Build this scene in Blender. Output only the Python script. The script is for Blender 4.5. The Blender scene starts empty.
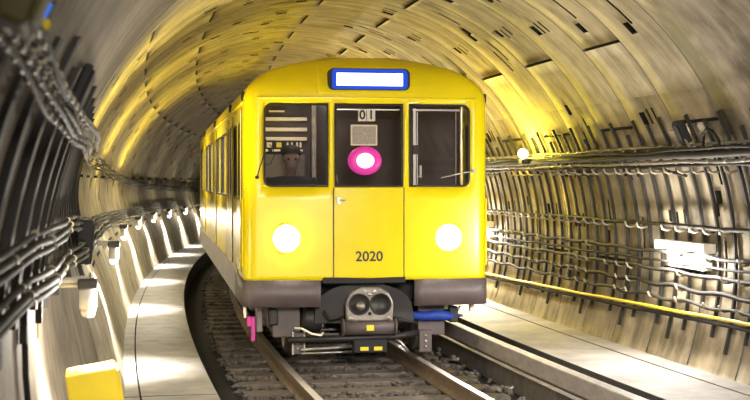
import bpy, bmesh, math, random
from mathutils import Vector, Matrix
R = math.radians
scn = bpy.context.scene
COL = scn.collection
rnd = random.Random(7)

# ------------------------------------------------------------------ camera, world, exposure
FOC = 1370.0
cam = bpy.data.cameras.new('camera'); cam.sensor_width = 36.0; cam.lens = 36.0 * FOC / 750.0
cam.shift_y = -19.0 / 750.0
cam.clip_start = 0.1; cam.clip_end = 300
cam.dof.use_dof = True; cam.dof.focus_distance = 15.0; cam.dof.aperture_fstop = 3.2
cam_o = bpy.data.objects.new('camera', cam); COL.objects.link(cam_o)
cam_o.location = (0, 0, 1.95); cam_o.rotation_euler = (R(90), 0, 0)
scn.camera = cam_o
world = bpy.data.worlds.new('world'); scn.world = world; world.use_nodes = True
world.node_tree.nodes['Background'].inputs[0].default_value = (1.0, 0.93, 0.82, 1)
world.node_tree.nodes['Background'].inputs[1].default_value = 0.12
scn.view_settings.view_transform = 'Standard'; scn.view_settings.look = 'None'
scn.view_settings.gamma = 1.0; scn.view_settings.use_curve_mapping = False
scn.view_settings.exposure = 0.0
# lamp powers (W)
P_LEFT = 420.0; P_RIGHT = 170.0; P_STATION = 150.0; P_GLOBE = 420.0; P_HEAD = 45.0
C_WHITE = (1.0, 0.95, 0.88); C_YELLOW = (1.0, 0.80, 0.06); C_STATION = (1.0, 0.93, 0.82); C_BOUNCE = (1.0, .80, .05)  # the two strong yellows imitate light bounced off the train

def light(name, kind, loc, power, color, size=0.1, parent=None, rot=None, **kw):
    l = bpy.data.lights.new(name, kind); l.energy = power; l.color = color
    if kind == 'AREA':
        l.shape = 'RECTANGLE'; l.size = size; l.size_y = kw.get('size_y', size)
        if 'spread' in kw: l.spread = kw['spread']
    else: l.shadow_soft_size = size
    if kind == 'SPOT': l.spot_size = kw.get('spot', R(90)); l.spot_blend = kw.get('blend', .5)
    o = bpy.data.objects.new(name, l); COL.objects.link(o); o.location = loc
    if rot is not None: o.rotation_euler = rot
    if parent: o.parent = parent
    return o

# ------------------------------------------------------------------ the line of the track and tunnel
RAD, HC = 3.05, 1.17
def c(Y):
    u = Y - 14.0
    if u < -3: return c(11.0) + 0.2076 * (11.0 - Y)
    return -0.08 - 0.19 * u + u * u / 340.0
def hd(Y):
    u = Y - 14.0
    return -0.2076 if u < -3 else -0.19 + u / 170.0
def sstep(a, b, x):
    t = min(1, max(0, (x - a) / (b - a))); return t * t * (3 - 2 * t)
def inner(z, Y):                      # the thicker lower lining on the left
    return 0.40 * sstep(9.0, 13.0, Y) * (1 - sstep(0.5, 2.1, z)) - 0.34 * (1 - sstep(2.6, 8.5, Y)) - 0.9 * (1 - sstep(2.0, 3.7, Y))
def wx(side, z, Y, inset=0.0):        # offset of the wall from the track axis
    r = RAD - inset
    if side < 0: r -= inner(z, Y)
    return side * math.sqrt(max(0.01, r * r - (z - HC) ** 2))
def P(d, Y, z):                       # offset across the line, at depth Y
    n = math.sqrt(1 + hd(Y) ** 2)
    return Vector((c(Y) + d / n, Y - d * hd(Y) / n, z))

# ------------------------------------------------------------------ materials
def mat(name, color, rough=.6, metal=0., noise=0., nscale=8., vec=(1, 1, 1), emit=None, estr=0., bump=0., dark=None, spec=.5):
    m = bpy.data.materials.new(name); m.use_nodes = True
    nt = m.node_tree; b = nt.nodes['Principled BSDF']
    b.inputs['Base Color'].default_value = (*color, 1); b.inputs['Roughness'].default_value = rough
    b.inputs['Metallic'].default_value = metal; b.inputs['Specular IOR Level'].default_value = spec
    if emit: b.inputs['Emission Color'].default_value = (*emit, 1); b.inputs['Emission Strength'].default_value = estr
    if noise or bump:
        tc = nt.nodes.new('ShaderNodeTexCoord'); mp = nt.nodes.new('ShaderNodeMapping'); mp.inputs['Scale'].default_value = vec
        nz = nt.nodes.new('ShaderNodeTexNoise'); nz.inputs['Scale'].default_value = nscale; nz.inputs['Detail'].default_value = 6; nz.inputs['Roughness'].default_value = .65
        nt.links.new(tc.outputs['Object'], mp.inputs[0]); nt.links.new(mp.outputs[0], nz.inputs['Vector'])
        if noise:
            rp = nt.nodes.new('ShaderNodeValToRGB')
            dk = dark or tuple(x * (1 - noise) for x in color)
            rp.color_ramp.elements[0].position = .34; rp.color_ramp.elements[0].color = (*dk, 1)
            rp.color_ramp.elements[1].position = .66; rp.color_ramp.elements[1].color = (*color, 1)
            nt.links.new(nz.outputs['Fac'], rp.inputs[0]); nt.links.new(rp.outputs[0], b.inputs['Base Color'])
        if bump:
            bp = nt.nodes.new('ShaderNodeBump'); bp.inputs['Strength'].default_value = bump; bp.inputs['Distance'].default_value = .02
            nt.links.new(nz.outputs['Fac'], bp.inputs['Height']); nt.links.new(bp.outputs[0], b.inputs['Normal'])
    return m

def concrete_mat(name, light_c, dark_c, streak, stain=(.05, .045, .04), stain_pos=.62):
    """weathered concrete: fine mottling, streaks running round the ring, blotchy stains"""
    m = bpy.data.materials.new(name); m.use_nodes = True; nt = m.node_tree; b = nt.nodes['Principled BSDF']
    b.inputs['Roughness'].default_value = .75; b.inputs['Specular IOR Level'].default_value = .3
    tc = nt.nodes.new('ShaderNodeTexCoord')
    def noise(vec, sc, det):
        mp = nt.nodes.new('ShaderNodeMapping'); mp.inputs['Scale'].default_value = vec
        n = nt.nodes.new('ShaderNodeTexNoise'); n.inputs['Scale'].default_value = sc; n.inputs['Detail'].default_value = det; n.inputs['Roughness'].default_value = .6
        nt.links.new(tc.outputs['Object'], mp.inputs[0]); nt.links.new(mp.outputs[0], n.inputs['Vector']); return n
    a = noise((1, 1, 1), 3.0, 8); s = noise((.25, 3.5, .25), streak, 5); t = noise((.8, 1.3, .8), 1.1, 7)
    mx = nt.nodes.new('ShaderNodeMath'); mx.operation = 'ADD'; nt.links.new(a.outputs['Fac'], mx.inputs[0]); nt.links.new(s.outputs['Fac'], mx.inputs[1])
    rp = nt.nodes.new('ShaderNodeValToRGB'); rp.color_ramp.elements[0].position = .38; rp.color_ramp.elements[0].color = (*dark_c, 1)
    rp.color_ramp.elements[1].position = .62; rp.color_ramp.elements[1].color = (*light_c, 1)
    hf = nt.nodes.new('ShaderNodeMath'); hf.operation = 'MULTIPLY'; hf.inputs[1].default_value = .5
    nt.links.new(mx.outputs[0], hf.inputs[0]); nt.links.new(hf.outputs[0], rp.inputs[0])
    sr = nt.nodes.new('ShaderNodeValToRGB'); sr.color_ramp.elements[0].position = stain_pos; sr.color_ramp.elements[0].color = (0, 0, 0, 1)
    sr.color_ramp.elements[1].position = stain_pos + .1; sr.color_ramp.elements[1].color = (.75, .75, .75, 1)
    nt.links.new(t.outputs['Fac'], sr.inputs[0])
    mix = nt.nodes.new('ShaderNodeMix'); mix.data_type = 'RGBA'; mix.inputs[7].default_value = (*stain, 1)
    nt.links.new(sr.outputs[0], mix.inputs[0]); nt.links.new(rp.outputs[0], mix.inputs[6]); nt.links.new(mix.outputs[2], b.inputs['Base Color'])
    bp = nt.nodes.new('ShaderNodeBump'); bp.inputs['Strength'].default_value = .35; bp.inputs['Distance'].default_value = .02
    nt.links.new(hf.outputs[0], bp.inputs['Height']); nt.links.new(bp.outputs[0], b.inputs['Normal'])
    return m

def glass_mat(name, tint, gl=.1):
    m = bpy.data.materials.new(name); m.use_nodes = True; nt = m.node_tree; nt.nodes.remove(nt.nodes['Principled BSDF'])
    out = nt.nodes['Material Output']; t = nt.nodes.new('ShaderNodeBsdfTransparent'); g = nt.nodes.new('ShaderNodeBsdfGlossy'); mx = nt.nodes.new('ShaderNodeMixShader')
    t.inputs[0].default_value = (*tint, 1); g.inputs[0].default_value = (1, 1, 1, 1); g.inputs['Roughness'].default_value = .03; mx.inputs[0].default_value = gl
    nt.links.new(t.outputs[0], mx.inputs[1]); nt.links.new(g.outputs[0], mx.inputs[2]); nt.links.new(mx.outputs[0], out.inputs[0])
    return m

M = {}
M['lining'] = concrete_mat('segment_concrete', (.46, .39, .28), (.22, .185, .125), 2.0, (.10, .085, .06), .60)
M['lining_left'] = concrete_mat('left_concrete', (.46, .40, .28), (.20, .168, .115), 3.2, (.14, .12, .09), .62)
M['lining_right'] = concrete_mat('right_concrete', (.42, .35, .24), (.16, .13, .085), 1.3, (.09, .075, .05), .54)
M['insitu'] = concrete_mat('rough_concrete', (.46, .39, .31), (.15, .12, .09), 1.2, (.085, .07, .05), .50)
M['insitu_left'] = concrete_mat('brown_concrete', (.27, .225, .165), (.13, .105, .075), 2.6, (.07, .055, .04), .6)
M['joint'] = mat('joint_packing_pocket_shade', (.018, .015, .012), .9)  # dark packing in joints; on pocket faces, recess shade put into the colour
M['walk'] = mat('walkway_concrete', (.46, .43, .39), .7, noise=.38, nscale=3.2, bump=.15)
M['walk_right'] = mat('right_walkway_concrete', (.35, .315, .30), .7, noise=.5, nscale=1.6, bump=.15)
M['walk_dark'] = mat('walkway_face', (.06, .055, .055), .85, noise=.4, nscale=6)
M['plinth'] = mat('dark_plinth_concrete', (.16, .14, .12), .8, noise=.45, nscale=5)  # even concrete tone, darker than the walkway tops
M['bed'] = mat('dirty_bed', (.02, .017, .015), .95, noise=.5, nscale=14, bump=.4)
M['ballast'] = mat('ballast_stone', (.13, .112, .10), .85, noise=.55, nscale=9)
M['sleeper'] = mat('sleeper_wood', (.16, .13, .105), .8, noise=.45, nscale=6, vec=(1, 6, 4), bump=.3)
M['rail'] = mat('rusty_rail', (.24, .175, .115), .65, .2, noise=.4, nscale=12)
M['rail_top'] = mat('polished_rail_head', (.42, .38, .34), .42, .9)
M['cover'] = mat('third_rail_cover_board', (.36, .32, .29), .6, noise=.3, nscale=4, vec=(4, 1, 4))
M['yellow'] = mat('yellow_paint', (.76, .61, .003), .30, noise=.10, nscale=1.2)
M['yellow_door'] = mat('yellow_door_paint', (.76, .62, .003), .24, noise=.12, nscale=2.2, bump=.10)
M['grey_skirt'] = mat('dark_grey_paint', (.11, .085, .085), .5, noise=.3, nscale=5)
M['side_metal'] = mat('scuffed_grey_metal', (.22, .19, .18), .38, .6, noise=.4, nscale=5)
M['pocket'] = mat('coupler_pocket_black', (.028, .023, .024), .6, noise=.3, nscale=5)  # near-black version of the skirt colour
M['black'] = mat('black_rubber', (.010, .009, .010), .75)
M['dark'] = mat('dark_steel', (.035, .031, .031), .5, .4, noise=.4, nscale=9)
M['steel'] = mat('dull_steel', (.30, .27, .24), .45, .7, noise=.4, nscale=12)
M['bright'] = mat('bright_metal', (.65, .62, .58), .3, .9)
M['cab'] = mat('cab_interior', (.09, .07, .07), .8, noise=.2, nscale=4)
M['cab_grey'] = mat('reflection_grey', (.20, .18, .16), .6, noise=.4, nscale=3)
M['cream'] = mat('cream_strip', (.84, .76, .60), .5)
M['plate'] = mat('mottled_grey_plate', (.55, .50, .45), .6, noise=.35, nscale=40)
M['white'] = mat('white_card', (.85, .83, .78), .5)
M['ink'] = mat('black_ink', (.012, .011, .01), .5)
M['blue'] = mat('blue_glint_colour', (.012, .055, .40), .6, noise=.5, nscale=30)
M['blue_lamp'] = mat('blue_sign_glow', (.01, .05, .5), .5, emit=(.010, .055, .60), estr=.55, spec=.1)
M['blue_sign'] = mat('blue_sign', (.02, .12, .6), .5, emit=(.03, .22, .95), estr=.7)
M['screen'] = mat('lit_destination_panel', (.9, .9, .9), .4, emit=(1, 1, 1), estr=3.0)
M['pink'] = mat('magenta_paint', (.55, .03, .28), .5)
M['pink_glow'] = mat('magenta_lens', (.6, .03, .3), .4, emit=(.62, .035, .30), estr=.9)
M['white_glow'] = mat('white_bulb', (1, 1, 1), .3, emit=(1, .95, .97), estr=1.6)
M['head_glow'] = mat('headlamp_lens', (1, 1, 1), .3, emit=(1, .98, .93), estr=40.0)
M['tube_glow'] = mat('fluorescent_tube', (1, 1, 1), .3, emit=(1, .97, .92), estr=9.0)
M['lamp_glow'] = mat('lamp_bulb', (1, 1, 1), .3, emit=(.95, .97, 1.0), estr=8.0)
M['globe_glow'] = mat('globe_bulb', (1, .9, .6), .3, emit=(1, .93, .75), estr=8.0)
M['white_paint'] = mat('off_white_enamel', (.62, .58, .50), .4, noise=.2, nscale=8)
M['cable'] = mat('black_cable', (.014, .012, .010), .7, spec=.2, noise=.4, nscale=5)
M['cable_grey'] = mat('grey_cable', (.024, .020, .016), .7, spec=.3, noise=.4, nscale=4)
M['cable_white'] = mat('pale_cable', (.17, .15, .125), .6, noise=.25, nscale=4)
M['upright'] = mat('dark_bracket_steel', (.022, .018, .015), .7, .1, noise=.4, nscale=9)
M['hook'] = mat('galvanised_hook', (.32, .27, .19), .5, .2, noise=.4, nscale=10)
M['yellow_cable'] = mat('yellow_plastic', (.75, .58, .02), .45)
M['yellow_box'] = mat('yellow_box_paint', (.80, .60, .01), .45, noise=.08, nscale=5)
M['olive'] = mat('olive_box', (.07, .055, .008), .7)
M['skin'] = mat('skin', (.20, .145, .12), .7)
M['jacket'] = mat('dark_jacket', (.03, .03, .038), .8)
M['hair'] = mat('dark_hair', (.02, .016, .013), .7)
M['glass'] = glass_mat('cab_glass', (.82, .80, .80), .07)
M['side_glass'] = glass_mat('saloon_glass', (.9, .9, .88), .18)
M['saloon'] = mat('saloon_panel', (.75, .72, .64), .6, noise=.1, nscale=3)
M['conduit'] = mat('grey_conduit', (.48, .45, .40), .45, noise=.2, nscale=9)

# ------------------------------------------------------------------ object helpers
def tag(o, label=None, cat=None, group=None, kind=None):
    if label: o['label'] = label
    if cat: o['category'] = cat
    if group: o['group'] = group
    if kind: o['kind'] = kind
    return o
def empty(name, loc, rz=0., label=None, cat=None, group=None):
    o = bpy.data.objects.new(name, None); COL.objects.link(o); o.location = loc; o.rotation_euler = (0, 0, rz); o.empty_display_size = .1
    return tag(o, label, cat, group)
def link(name, bm, m, parent=None, smooth=None):
    me = bpy.data.meshes.new(name)
    bm.normal_update(); bm.to_mesh(me); bm.free()
    for x in (m if isinstance(m, (list, tuple)) else [m]): me.materials.append(x)
    if smooth is not None:
        for p in me.polygons: p.use_smooth = True
        if smooth < 180: me.set_sharp_from_angle(angle=R(smooth))
    o = bpy.data.objects.new(name, me); COL.objects.link(o)
    if parent: o.parent = parent
    return o
def box(bm, x0, x1, y0, y1, z0, z1, bev=0., mi=0, mtx=None):
    vs = [bm.verts.new((x, y, z)) for x in (x0, x1) for y in (y0, y1) for z in (z0, z1)]
    fs = [bm.faces.new([vs[i] for i in f]) for f in ((0, 1, 3, 2), (4, 6, 7, 5), (0, 4, 5, 1), (2, 3, 7, 6), (0, 2, 6, 4), (1, 5, 7, 3))]
    for f in fs: f.material_index = mi
    if bev:
        es = list({e for f in fs for e in f.edges})
        r = bmesh.ops.bevel(bm, geom=es, offset=bev, segments=2, affect='EDGES', profile=.5)
        vs = list({v for f in r['faces'] for v in f.verts} | {v for v in vs if v.is_valid})
        for f in r['faces']: f.material_index = mi
    if mtx is not None:
        for v in vs: v.co = mtx @ v.co
    return vs
def tube(bm, pts, r, n=8, mi=0, cap=True):
    pts = [Vector(p) for p in pts]
    # drop repeated points
    q = [pts[0]]
    for p in pts[1:]:
        if (p - q[-1]).length > 1e-5: q.append(p)
    pts = q
    rings = []; up0 = None
    for i, p in enumerate(pts):
        t = (pts[min(i + 1, len(pts) - 1)] - pts[max(i - 1, 0)]).normalized()
        if up0 is None: up0 = Vector((0, 0, 1)) if abs(t.z) < .9 else Vector((1, 0, 0))
        a = t.cross(up0)
        if a.length < 1e-4: a = t.cross(Vector((.3, 1, .1)))
        a.normalize(); b = a.cross(t).normalized(); up0 = b
        rr = r[i] if isinstance(r, (list, tuple)) else r
        rings.append([bm.verts.new(p + (a * math.cos(k * 2 * math.pi / n) + b * math.sin(k * 2 * math.pi / n)) * rr) for k in range(n)])
    for A, B in zip(rings, rings[1:]):
        for k in range(n):
            f = bm.faces.new((A[k], A[(k + 1) % n], B[(k + 1) % n], B[k])); f.material_index = mi; f.smooth = True
    if cap:
        for rg in (rings[0][::-1], rings[-1]):
            f = bm.faces.new(rg); f.material_index = mi
def cyl(bm, p0, p1, r0, r1=None, n=24, mi=0): tube(bm, [p0, p1], [r0, r0 if r1 is None else r1], n, mi)
def lathe(bm, prof, n=32, mtx=None, mi=0):       # prof: (r, h) along local +z
    rings = []
    for r, h in prof:
        if r < 1e-6: v = bm.verts.new((0, 0, h)); rings.append([v])
        else: rings.append([bm.verts.new((r * math.cos(2 * math.pi * k / n), r * math.sin(2 * math.pi * k / n), h)) for k in range(n)])
    for A, B in zip(rings, rings[1:]):
        for k in range(n):
            if len(A) == 1 and len(B) == 1: continue
            if len(A) == 1: f = bm.faces.new((A[0], B[k], B[(k + 1) % n]))
            elif len(B) == 1: f = bm.faces.new((A[k], A[(k + 1) % n], B[0]))
            else: f = bm.faces.new((A[k], A[(k + 1) % n], B[(k + 1) % n], B[k]))
            f.material_index = mi; f.smooth = True
    if mtx is not None:
        for rg in rings:
            for v in rg: v.co = mtx @ v.co
def prism(bm, poly, y0, y1, mi=0):               # poly in (x, z), extruded along y
    a = [bm.verts.new((x, y0, z)) for x, z in poly]; b = [bm.verts.new((x, y1, z)) for x, z in poly]
    n = len(poly)
    for f in [bm.faces.new(a), bm.faces.new(b[::-1])] + [bm.faces.new((a[i], b[i], b[(i + 1) % n], a[(i + 1) % n])) for i in range(n)]: f.material_index = mi
def sweep(bm, poly, Ys, mi=0, base=P, closed=True, cap=True):   # section in (d, z) swept along the line
    rings = [[bm.verts.new(base(d, Y, z)) for d, z in poly] for Y in Ys]; n = len(poly)
    for A, B in zip(rings, rings[1:]):
        for k in range(n if closed else n - 1):
            f = bm.faces.new((A[k], A[(k + 1) % n], B[(k + 1) % n], B[k])); f.material_index = mi
    if cap and closed:
        bm.faces.new(rings[0][::-1]).material_index = mi; bm.faces.new(rings[-1]).material_index = mi
    bmesh.ops.recalc_face_normals(bm, faces=bm.faces[:])
def frange(a, b, s):
    n = max(1, round((b - a) / s)); return [a + (b - a) * i / n for i in range(n + 1)]
ORD = ['nearest', 'second', 'third', 'fourth', 'fifth', 'sixth', 'seventh', 'eighth', 'ninth', 'tenth', 'eleventh', 'twelfth', 'thirteenth', 'fourteenth', 'fifteenth', 'sixteenth', 'seventeenth', 'eighteenth', 'nineteenth']
TENS = {2: 'twent', 3: 'thirt', 4: 'fort', 5: 'fift', 6: 'sixt', 7: 'sevent', 8: 'eight', 9: 'ninet'}
def ordinal(i):                                   # 0 -> nearest
    if i < 19: return ORD[i]
    t, u = divmod(i + 1, 10)
    return TENS[t] + 'ieth' if u == 0 else TENS[t] + 'y-' + ('first' if u == 1 else ORD[u - 1])
def text_mesh(name, body, size, m, parent, loc, rot, depth=.002, bold=0.):
    cu = bpy.data.curves.new(name, 'FONT'); cu.body = body; cu.size = size; cu.extrude = depth; cu.offset = bold; cu.align_x = 'CENTER'; cu.align_y = 'CENTER'
    tmp = bpy.data.objects.new(name + '_tmp', cu); COL.objects.link(tmp)
    bpy.context.view_layer.update()
    me = bpy.data.meshes.new_from_object(tmp.evaluated_get(bpy.context.evaluated_depsgraph_get()))
    bpy.data.objects.remove(tmp); bpy.data.curves.remove(cu)
    me.name = name; me.materials.clear(); me.materials.append(m)
    o = bpy.data.objects.new(name, me); COL.objects.link(o); o.parent = parent; o.location = loc; o.rotation_euler = rot
    return o

# ------------------------------------------------------------------ the tunnel lining
Y0, Y1, RING0, PITCH = 2.0, 66.0, 11.65, 1.02
TH_MAX = R(114.5)
def lining_point(th, Y, out=0.0):
    d = (RAD + out) * math.sin(th); z = HC + (RAD + out) * math.cos(th)
    if th < 0:
        k = inner(z, Y); d += k * abs(math.sin(th)); z += max(0, k) * -math.cos(th) * .3
    return P(d, Y, z)
def pockets(k):
    """(theta, s, dtheta, ds) of the dark bolt pockets and slots of ring k; s in metres along the ring"""
    out = []
    cs = [-92, -46, 0, 46] if k % 2 else [-74, -28, 18, 64]
    L = 1 / RAD
    for i, a in enumerate(cs):
        mid = R(a + (18 if k % 2 else 22))
        v = (k + i) % 3; m2 = R(a + (36 if k % 2 else 9))
        out += [((m2, .34, .15 * L, .045), (m2 + .01, .52, .15 * L, .045), (m2, .68, .12 * L, .11)) if v else ((m2, .40, .30 * L, .045), (m2 + .09, .52, .13 * L, .13))][0]
        if v == 0:
            out += [(mid, .30, .34 * L, .045), (mid + .16 * L, .50, .34 * L, .045), (mid - .30 * L, .62, .13 * L, .12)]
        elif v == 1:
            out += [(mid - .1 * L, .32, .17 * L, .05), (mid - .1 * L, .46, .17 * L, .05), (mid - .08 * L, .62, .14 * L, .14)]
        else:
            out += [(mid, .44, .36 * L, .05), (mid + .22 * L, .56, .14 * L, .14)]
    return out
def uniq(v, eps):
    v = sorted(v); o = [v[0]]
    for x in v[1:]:
        if x - o[-1] > eps: o.append(x)
    return o
def ring_mesh(bm, Ya, Yb, k, tha, thb, plain):
    """one ring as a stepped sheet: joints and pockets are sunk faces with side walls"""
    g = .024
    rects = []
    if k == -1: rects.append((-9, 9, Yb - g, Yb + 1, .03))
    if not plain:
        rects.append((-9, 9, Yb - g, Yb + 1, .03))                      # circumferential joint
        for a in ([-92, -46, 0, 46, 92] if k % 2 else [-74, -28, 18, 64, 110]):
            rects.append((R(a) - .0055, R(a) + .0055, Ya - 1, Yb + 1, .03))
        for th, s, dt, ds in pockets(k): rects.append((th - dt / 2, th + dt / 2, Ya + s - ds / 2, Ya + s + ds / 2, .09))
    ths = [tha, thb] + frange(tha, thb, R(3.0)); ss = [Ya, Yb, (Ya + Yb) / 2]
    for r in rects:
        ths += [x for x in r[:2] if tha < x < thb]; ss += [x for x in r[2:4] if Ya < x < Yb]
    ths = uniq(ths, 1e-4); ss = uniq(ss, 1e-4)
    nt, ns = len(ths) - 1, len(ss) - 1
    dep = [[0.] * ns for _ in range(nt)]
    for i in range(nt):
        a = (ths[i] + ths[i + 1]) / 2
        for j in range(ns):
            b = (ss[j] + ss[j + 1]) / 2
            for r in rects:
                if r[0] < a < r[1] and r[2] < b < r[3]: dep[i][j] = max(dep[i][j], r[4])
    cache = {}
    def V(i, j, d):
        q = (i, j, round(d, 4))
        if q not in cache: cache[q] = bm.verts.new(lining_point(ths[i], ss[j], d))
        return cache[q]
    for i in range(nt):
        for j in range(ns):
            d = dep[i][j]
            f = bm.faces.new((V(i, j, d), V(i + 1, j, d), V(i + 1, j + 1, d), V(i, j + 1, d)))
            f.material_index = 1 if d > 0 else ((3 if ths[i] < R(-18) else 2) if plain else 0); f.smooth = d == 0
            if i + 1 < nt and dep[i + 1][j] != d:
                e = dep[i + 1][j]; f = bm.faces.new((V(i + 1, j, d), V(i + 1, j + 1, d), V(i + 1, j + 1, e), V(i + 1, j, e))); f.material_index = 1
            if j + 1 < ns and dep[i][j + 1] != d:
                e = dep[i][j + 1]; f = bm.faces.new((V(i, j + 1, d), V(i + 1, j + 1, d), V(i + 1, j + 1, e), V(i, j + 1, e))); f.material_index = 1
def lining(name, tha, thb, mats):
    bm = bmesh.new()
    Y = RING0
    k0 = -10
    for k in range(k0, int((Y1 - RING0) / PITCH)):
        ring_mesh(bm, RING0 + k * PITCH, RING0 + (k + 1) * PITCH, k, R(tha), R(thb), k < 0)
    return tag(link(name, bm, mats), kind='structure')
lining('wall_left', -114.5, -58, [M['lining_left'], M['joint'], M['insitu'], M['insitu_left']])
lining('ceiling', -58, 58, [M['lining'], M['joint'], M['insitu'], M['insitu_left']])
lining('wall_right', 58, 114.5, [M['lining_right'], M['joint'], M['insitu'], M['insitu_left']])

# the headwall the tunnel starts from, and the far end
bm = bmesh.new(); n = 72; Yp = 2.02
vi = []; vo = []
for i in range(n):
    t = -TH_MAX + 2 * TH_MAX * i / (n - 1)
    vi.append(bm.verts.new(lining_point(t, Yp, .01))); vo.append(bm.verts.new(lining_point(t, Yp, 2.4)))
for i in range(n - 1): bm.faces.new((vi[i], vi[i + 1], vo[i + 1], vo[i]))
tag(link('wall_portal', bm, M['insitu']), kind='structure')
bm = bmesh.new()
bm.faces.new([bm.verts.new(lining_point(-TH_MAX + 2 * TH_MAX * i / 40, 66, .0)) for i in range(41)])
tag(link('wall_end', bm, M['bed']), kind='structure')

# floor: track bed, walkways
YS = frange(2.6, 66, .75)
bm = bmesh.new(); sweep(bm, [(-3.0, -.26), (3.1, -.26), (3.1, -.5), (-3.0, -.5)], YS)
tag(link('floor', bm, M['bed']), kind='structure')
ZL, DL = .05, -1.64
seams_l = [2.6, 6.4, 12.55, 20.8, 27.0, 33.0, 39.0, 45.0, 51.0, 66.0]
bm = bmesh.new()
for a, b in zip(seams_l, seams_l[1:]):
    ys = frange(a, b - .03, .75)
    sweep(bm, [(DL, ZL), (DL, -.3), (-2.31, -.3), (-2.31, ZL)], ys)
    sweep(bm, [(-2.325, ZL - .004), (-2.325, -.3), (-2.95, -.3), (-2.95, ZL - .004)], ys)
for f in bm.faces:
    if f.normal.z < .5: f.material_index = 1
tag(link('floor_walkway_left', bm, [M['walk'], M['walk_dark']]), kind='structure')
ZR, DR = .16, 1.87
bm = bmesh.new()
sweep(bm, [(DR, ZR), (2.62, ZR), (2.62, -.3), (DR, -.3)], YS); sweep(bm, [(2.635, ZR + .004), (3.06, ZR + .01), (3.06, -.3), (2.635, -.3)], YS)
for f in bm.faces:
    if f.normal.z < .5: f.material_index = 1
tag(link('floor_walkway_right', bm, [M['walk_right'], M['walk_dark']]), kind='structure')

# ------------------------------------------------------------------ track
def rail(d0, label):
    prof = [(-.036, 0), (.036, 0), (.036, -.035), (.010, -.05), (.010, -.125), (.07, -.14), (.07, -.155), (-.07, -.155), (-.07, -.14), (-.010, -.125), (-.010, -.05), (-.036, -.035)]
    bm = bmesh.new(); sweep(bm, [(d0 + x, z) for x, z in prof], frange(2.7, 60, .6))
    for f in bm.faces:
        if f.normal.z > .5 and f.calc_center_median().z > -.01: f.material_index = 1
    return tag(link('running_rail', bm, [M['rail'], M['rail_top']]), label, 'rail', 'running rails')
rail(-.752, 'rusty steel running rail beside the left walkway'); rail(.752, 'shiny topped running rail beside the third rail')
ys = frange(10.2, 44, .62); sl_me = None
for i, Y in enumerate(ys):
    if sl_me is None:
        bm = bmesh.new(); box(bm, -1.27, 1.27, -.125, .125, -.30, -.158, .012)
        o = link('wooden_sleeper', bm, M['sleeper']); sl_me = o.data
    else: o = bpy.data.objects.new('wooden_sleeper', sl_me); COL.objects.link(o)
    o.location = (c(Y), Y, 0); o.rotation_euler = (0, 0, -math.atan(hd(Y)) * -1 if False else math.atan(-hd(Y)))
    tag(o, ordinal(i) + ' wooden sleeper from the near end of the track, under both rails', 'sleeper', 'sleepers under the rails')
# ballast
bm = bmesh.new()
def stone(bm, p, s):
    pts = []
    a = [(0, 0, 1), (.9, 0, .1), (.28, .86, 0), (-.73, .5, .1), (-.7, -.55, 0), (.3, -.85, .1), (0, 0, -.9)]
    q = Matrix.Rotation(rnd.random() * 6.28, 3, 'Z') @ Matrix.Rotation(rnd.uniform(-.7, .7), 3, 'X')
    vs = [bm.verts.new(p + q @ Vector((x * s * rnd.uniform(.7, 1.25), y * s * rnd.uniform(.7, 1.25), z * s * rnd.uniform(.5, .9)))) for x, y, z in a]
    for k in range(5):
        bm.faces.new((vs[0], vs[1 + k], vs[1 + (k + 1) % 5])); bm.faces.new((vs[6], vs[1 + (k + 1) % 5], vs[1 + k]))
for i in range(15000):
    Y = 10 + 34 * rnd.random() ** 1.5; d = rnd.uniform(-1.34, 1.4)
    if abs(abs(d) - .752) < .06: continue
    ph = ((Y - 10.2) / .62) % 1.0
    on = ph < .2 or ph > .8
    if on and rnd.random() < .965: continue
    stone(bm, P(d, Y, -.225 + rnd.random() * .06 + (.0 if not on else .075)), rnd.uniform(.025, .05))
tag(link('track_ballast', bm, M['ballast']), 'grey crushed stone ballast between the sleepers', 'ballast', kind='stuff')

# third rail with its cover board
tr = empty('third_rail', P(1.49, 11, 0), 0, 'covered third rail with pale cover board between track and right walkway', 'third rail')
inv = Matrix.Translation(-tr.location)
ysr = frange(6, 44, .6)
bm = bmesh.new(); sweep(bm, [(1.40, .25), (1.505, .25), (1.52, .235), (1.52, .185), (1.505, .185), (1.505, .228), (1.42, .228), (1.42, .095), (1.395, .095), (1.395, .24)], ysr)
bm.transform(inv); link('cover_board', bm, M['cover'], tr)
bm = bmesh.new(); sweep(bm, [(1.435, .19), (1.495, .19), (1.495, .16), (1.475, .15), (1.475, .09), (1.498, .075), (1.498, .055), (1.432, .055), (1.432, .075), (1.455, .09), (1.455, .15), (1.435, .16)], ysr)
bm.transform(inv); link('conductor_rail', bm, M['rail'], tr)
bm = bmesh.new(); sweep(bm, [(1.52, -.02), (1.62, -.02), (1.62, -.24), (1.52, -.24)], frange(9.9, 40, .6)); bm.transform(inv); link('base_plinth', bm, M['plinth'], tr)
for Y in frange(9.3, 30, 2.3):
    bm = bmesh.new(); p = P(1.62, Y, 0) - tr.location
    tube(bm, [p + Vector((-.32, 0, -.2)), p + Vector((-.12, 0, -.2)), p + Vector((.0, 0, -.12)), p + Vector((.04, 0, .10)), p + Vector((-.1, 0, .222))], .024, 8)
    link('support_bracket', bm, M['steel'], tr)

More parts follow.
